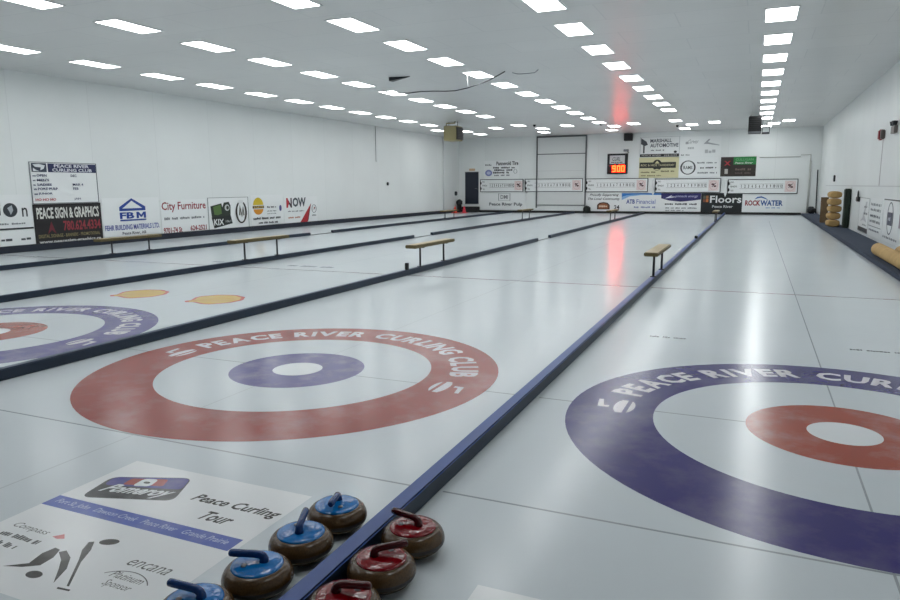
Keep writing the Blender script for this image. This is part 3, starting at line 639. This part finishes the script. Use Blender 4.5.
sign('left', 11.98, .13, 14.06, 1.26, 'white furniture store sign with dark red lettering, left of the framed sign', [
    ('t', 'City Furniture', .02, .64, .98, .94, RED, .008), ('g', .06, .42, .96, .50, GRY), ('t', '9701-74 St', .03, .04, .42, .20, RED, .02), ('t', '624-2521', .60, .06, .97, .22, RED, .02)])
sign('left', 14.12, .14, 16.28, 1.30, 'framed white sign with dark green cube logo and a horseshoe', [
    ('f', 0, 0, 1, 1, .012, (100, 104, 106)), ('p', [(.06, .74), (.32, .82), (.34, .70), (.38, .84), (.50, .86), (.54, .74), (.53, .42), (.08, .40)], (34, 46, 36)), ('p', [(.12, .72), (.30, .78), (.32, .50), (.22, .46), (.14, .48)], (86, 118, 58)), ('p', [(.07, .40), (.53, .44), (.57, .18), (.12, .06)], (22, 28, 28)),
    ('t', 'KIX', .12, .15, .36, .34, (224, 228, 226), .02), ('t', '106.1', .40, .22, .53, .29, (200, 206, 204), .01), ('e', .45, .68, .06, .10, (188, 192, 190)), ('e', .46, .68, .03, .06, (34, 46, 36)),
    ('o', .80, .52, .145, .36, .045, (44, 38, 30)), ('r', .735, .80, .86, .90, (228, 230, 230)), ('p', [(.74, .42), (.765, .76), (.81, .46), (.85, .72), (.875, .42), (.85, .40), (.845, .58), (.81, .34), (.775, .58), (.77, .42)], (70, 60, 40))])
sign('left', 16.42, .14, 18.42, 1.36, 'white sign with a yellow and orange round sun logo', [
    ('p', circ(.22, .66, .155, .26, 40), (214, 186, 44), '@sun'), ('p', circ(.22, .58, .15, .20, 24, 180, 360), (220, 146, 40), '@sun'), ('r', .05, .58, .39, .66, (66, 46, 30)), ('r', .05, .66, .39, .685, (228, 230, 230)), ('r', .05, .555, .39, .58, (228, 230, 230)), ('t', 'SUNRYPE', .08, .595, .36, .645, (220, 190, 90), .01),
    ('g', .48, .58, .78, .64, K), ('g', .48, .46, .80, .50, GRY), ('g', .48, .38, .76, .41, GRY), ('e', .90, .56, .04, .10, (88, 84, 140)), ('g', .05, .22, .92, .30, K), ('g', .20, .08, .80, .15, (90, 92, 96))])
sign('left', 18.50, .14, 20.85, 1.26, 'white sign with the word NOW and a red triangle, last along the left wall', [
    ('t', 'N', .06, .60, .22, .96, (66, 40, 52), .03), ('p', [(.06, .60), (.10, .60), (.14, .78), (.10, .96), (.06, .96)], (190, 40, 56)), ('t', 'OW', .24, .62, .64, .97, (66, 74, 84), .03), ('g', .10, .44, .58, .49, GRY), ('g', .10, .20, .48, .27, (190, 130, 110)),
    ('p', [(.44, .02), (.66, .02), (.80, .74)], (182, 30, 44)), ('p', [(.66, .02), (.70, .10), (.80, .74), (.72, .44)], (120, 28, 38)), ('o', .89, .52, .075, .16, .015, (92, 94, 100)), ('p', [(.87, .46), (.93, .56), (.89, .60)], (150, 90, 96)), ('g', .82, .24, .96, .30, GRY)])
for y, z, s, t in ((27.35, 1.80, .07, 'small dark knob alone on the left wall'), (36.4, 1.2, .11, 'dark fitting on the left wall near the far corner')):
    o = link('wall_fitting', box(-s*.2, s*1.1, -s, s, -s*1.2, s*1.2, M_DARK, bev=s*.3), None, (XL, y, z), label=t, cat='fitting')
link('conduit', tube([(XL+.05, 34.5, .2), (XL+.05, 34.5, H-.01)], .05, M_WHITE), label='white pipe running up the left wall near the far corner', cat='conduit')
link('conduit', tube([(XL+.015, 26.2, 2.9), (XL+.015, 26.2, H-.01)], .016, col((170, 172, 172))), label='thin grey strip running up the left wall behind the light rows', cat='conduit')
o = link('floor_fan', None, None, (-15.95, 36.5, 0), label='dark clutter bundle on the floor between the navy door and the left wall', cat='bundle')
link('bundle', clump(.2, 0, 5, M_BLACK), o, (0, 0, .62)); link('stand', box(-.12, .12, -.12, .12, 0, .5, M_BLACK, bev=.03), o)

# ------------------------------------------------------------------ right wall and ledge
sign('right', 20.6, .18, 18.55, 1.22, 'white sign with thin dark frame and black bottom band, farthest on the right wall', [
    ('f', 0, 0, 1, 1, .012, (70, 72, 76)), ('r', .0, .02, 1, .14, (34, 34, 40)), ('p', [(.2, .3), (.45, .42), (.7, .9), (.85, .9), (.62, .5), (.9, .3), (.55, .36)], (206, 206, 210)), ('g', .55, .52, .92, .60, (90, 92, 98)), ('g', .55, .72, .9, .78, GRY), ('g', .5, .2, .9, .26, GRY)])
sign('right', 18.4, .18, 16.1, 1.24, 'white sign with rows of small print, middle of three on the right wall', [
    ('g', .1, .80, .9, .88, GRY), ('g', .1, .66, .9, .74, GRY), ('g', .1, .50, .86, .58, (80, 84, 96)), ('g', .1, .36, .9, .44, GRY), ('r', .02, .26, .98, .275, (90, 92, 100)), ('g', .1, .14, .9, .20, (90, 96, 112))])
sign('right', 16.0, .20, 13.5, 1.26, 'white sign with a dark oval emblem, nearest on the right wall', [
    ('r', 0, .97, 1, 1, (60, 62, 66)), ('o', .42, .56, .17, .38, .03, (74, 78, 96)), ('r', .30, .40, .54, .70, (66, 70, 92), '@panel'), ('g', .33, .50, .51, .60, (200, 204, 214)), ('g', .1, .08, .9, .14, GRY), ('r', .92, .4, .98, .7, (150, 120, 140))])
def roll(r, L, m, mend, sag=0.):
    bm = bmesh.new()
    add_tube(bm, [(0, 0, r), (0, .05, r), (0, L*.3, r+sag), (0, L*.6, r-sag*.3), (0, L-.05, r), (0, L, r)], [r*.82, r, r*1.03, r*.97, r, r*.85], 22)
    bm.normal_update()
    for f in bm.faces:
        if len(f.verts) > 4: f.material_index = 1
    return bm_mesh(bm, m, mend)
for x, z, L, y, t in ((4.03, .10, 5.5, 7.0, 'long tan canvas roll lying on the right ledge, nearer the ice'), (4.37, .10, 5.3, 6.6, 'long tan canvas roll lying on the right ledge, against the wall')):
    link('canvas_roll', roll(.135, L, M_TAN, M_TANW), None, (x, y, z), label=t, cat='roll', group='tan rolls on the ledge')
def sack(w, L, h, seed):
    bm = bmesh.new(); rg = random.Random(seed); n, k = 20, 9
    rings = []
    for i in range(k):
        t = i/(k-1); y = L*t; s = (1-abs(2*t-1)**5*.28)
        ring = []
        for j in range(n):
            a = 2*math.pi*j/n; ca, sa = math.cos(a), math.sin(a)
            x = w*s*math.copysign(abs(ca)**.7, ca); z = h/2*s*math.copysign(abs(sa)**.75, sa)*(1+rg.uniform(-.02, .02))
            ring.append(bm.verts.new((x, y, h/2+z)))
        rings.append(ring)
    for a, b in zip(rings, rings[1:]):
        for j in range(n):
            f = bm.faces.new((a[j], a[(j+1) % n], b[(j+1) % n], b[j])); f.smooth = True
    bm.faces.new(rings[0]); bm.faces.new(rings[-1])
    return bm_mesh(bm, M_TAN)
for i, t in enumerate(('bottom one', 'second from the bottom', 'middle one', 'second from the top', 'top one')):
    link('canvas_sack', sack(.225, .9, .25, i), None, (4.19 + .012*((i*7) % 3 - 1), 23.7 + .05*((i*5) % 3), .10 + i*.258), label='puffy tan sack in the stack of five on the right ledge, ' + t, cat='sack', group='tan sacks stacked on the ledge')
bm = bmesh.new(); add_box(bm, -.085, .085, 0, .5, 0, 1.38, 0, .03)
bmesh.ops.subdivide_edges(bm, edges=bm.edges[:], cuts=3, use_grid_fill=True); rg = random.Random(4)
for v_ in bm.verts: v_.co += Vector((rg.uniform(-.014, .014), rg.uniform(-.02, .02), 0))
link('folded_tarp', bm_mesh(bm, M_GREEN), None, (4.5, 23.0, .10), label='dark green folded tarp standing against the right wall beside the tan sacks', cat='tarp')
link('board', box(-.14, .14, -.02, .02, 0, 1.02, M_BROWN, bev=.006), None, (4.10, 26.9, .10), (R(-4), 0, 0), None, 'brown board leaning behind the stack of tan sacks', 'board')
link('wall_strip', box(-.02, 0, 0, 30, 0, .03, col((206, 208, 208))), None, (XR, 3.0, 1.56), label='thin horizontal rail along the right wall above the signs', cat='rail')
o = link('alarm_horn', None, None, (XR, 17.3, 2.95), label='red alarm horn high on the right wall', cat='alarm')
link('horn', box(-.12, 0, -.1, .14, -.14, .14, col((150, 34, 46)), bev=.03), o); link('mount', box(-.10, 0, -.32, -.14, -.13, .12, col((92, 84, 80)), bev=.02), o)
link('conduit', tube([(XR-.010, 17.2, 2.85), (XR-.010, 17.2, 1.575)], .008, col((206, 200, 202))), label='thin conduit dropping from the red horn on the right wall', cat='conduit')
o = link('emergency_light', None, None, (XR, 15.3, 3.02), label='grey two-headed emergency light beside the red horn, at the right edge of the photo', cat='light')
link('mount', box(-.02, 0, -.28, .25, -.19, .05, M_WHITE), o)
link('battery_box', box(-.10, 0, -.25, .22, -.16, .02, col((110, 104, 100)), bev=.008), o)
for dy in (-.13, .13): link('lamp_head', lathe([(0, .0), (.05, .0), (.07, .10), (0, .11)], M_DARK, n=16), o, (-.08, dy, .03))
o = link('wall_hook', None, None, (XR, 20.9, 1.16), label='black lock hanging on the right wall above the framed sign', cat='lock')
link('body', box(-.09, 0, -.22, .18, -.08, .07, M_BLACK, bev=.015), o); link('shackle', tube([(-.05, -.12, .06), (-.05, -.10, .2), (-.05, 0, .26), (-.05, .08, .2), (-.05, .10, .06)], .016, M_BLACK), o)
link('wall_hook', box(-.06, 0, -.18, .18, -.14, .14, M_DARK, bev=.02), None, (XR, 29.2, 1.88), label='small dark box on the right wall above the tan sacks', cat='fitting')

# ------------------------------------------------------------------ camera, world, view
w = bpy.data.worlds.new('world'); bpy.context.scene.world = w; w.use_nodes = True
w.node_tree.nodes['Background'].inputs['Color'].default_value = (.02, .022, .025, 1)
cd = bpy.data.cameras.new('camera'); cam = bpy.data.objects.new('camera', cd); C.objects.link(cam)
cd.sensor_fit = 'HORIZONTAL'; cd.sensor_width = 36; cd.lens = 36*693.02/900; cd.clip_end = 200; cd.clip_start = .05
yaw, pit, rol = .4119, -.1621, -.0063
F = Vector((-math.sin(yaw)*math.cos(pit), math.cos(yaw)*math.cos(pit), math.sin(pit)))
Rt = Vector((math.cos(yaw), math.sin(yaw), 0)); U = Rt.cross(F)
R2 = Rt*math.cos(rol) + U*math.sin(rol); U2 = U*math.cos(rol) - Rt*math.sin(rol)
m3 = Matrix((R2, U2, -F)).transposed()
cam.matrix_world = Matrix.Translation((1.5118, -5.074, 1.6342)) @ m3.to_4x4()
sc = bpy.context.scene; sc.camera = cam
sc.view_settings.view_transform = 'Standard'; sc.view_settings.look = 'None'
sc.view_settings.exposure = 0.38; sc.view_settings.gamma = 1.0; sc.view_settings.use_curve_mapping = False
sc.cycles.use_denoising = True
sc.cycles.max_bounces = 10; sc.cycles.diffuse_bounces = 6
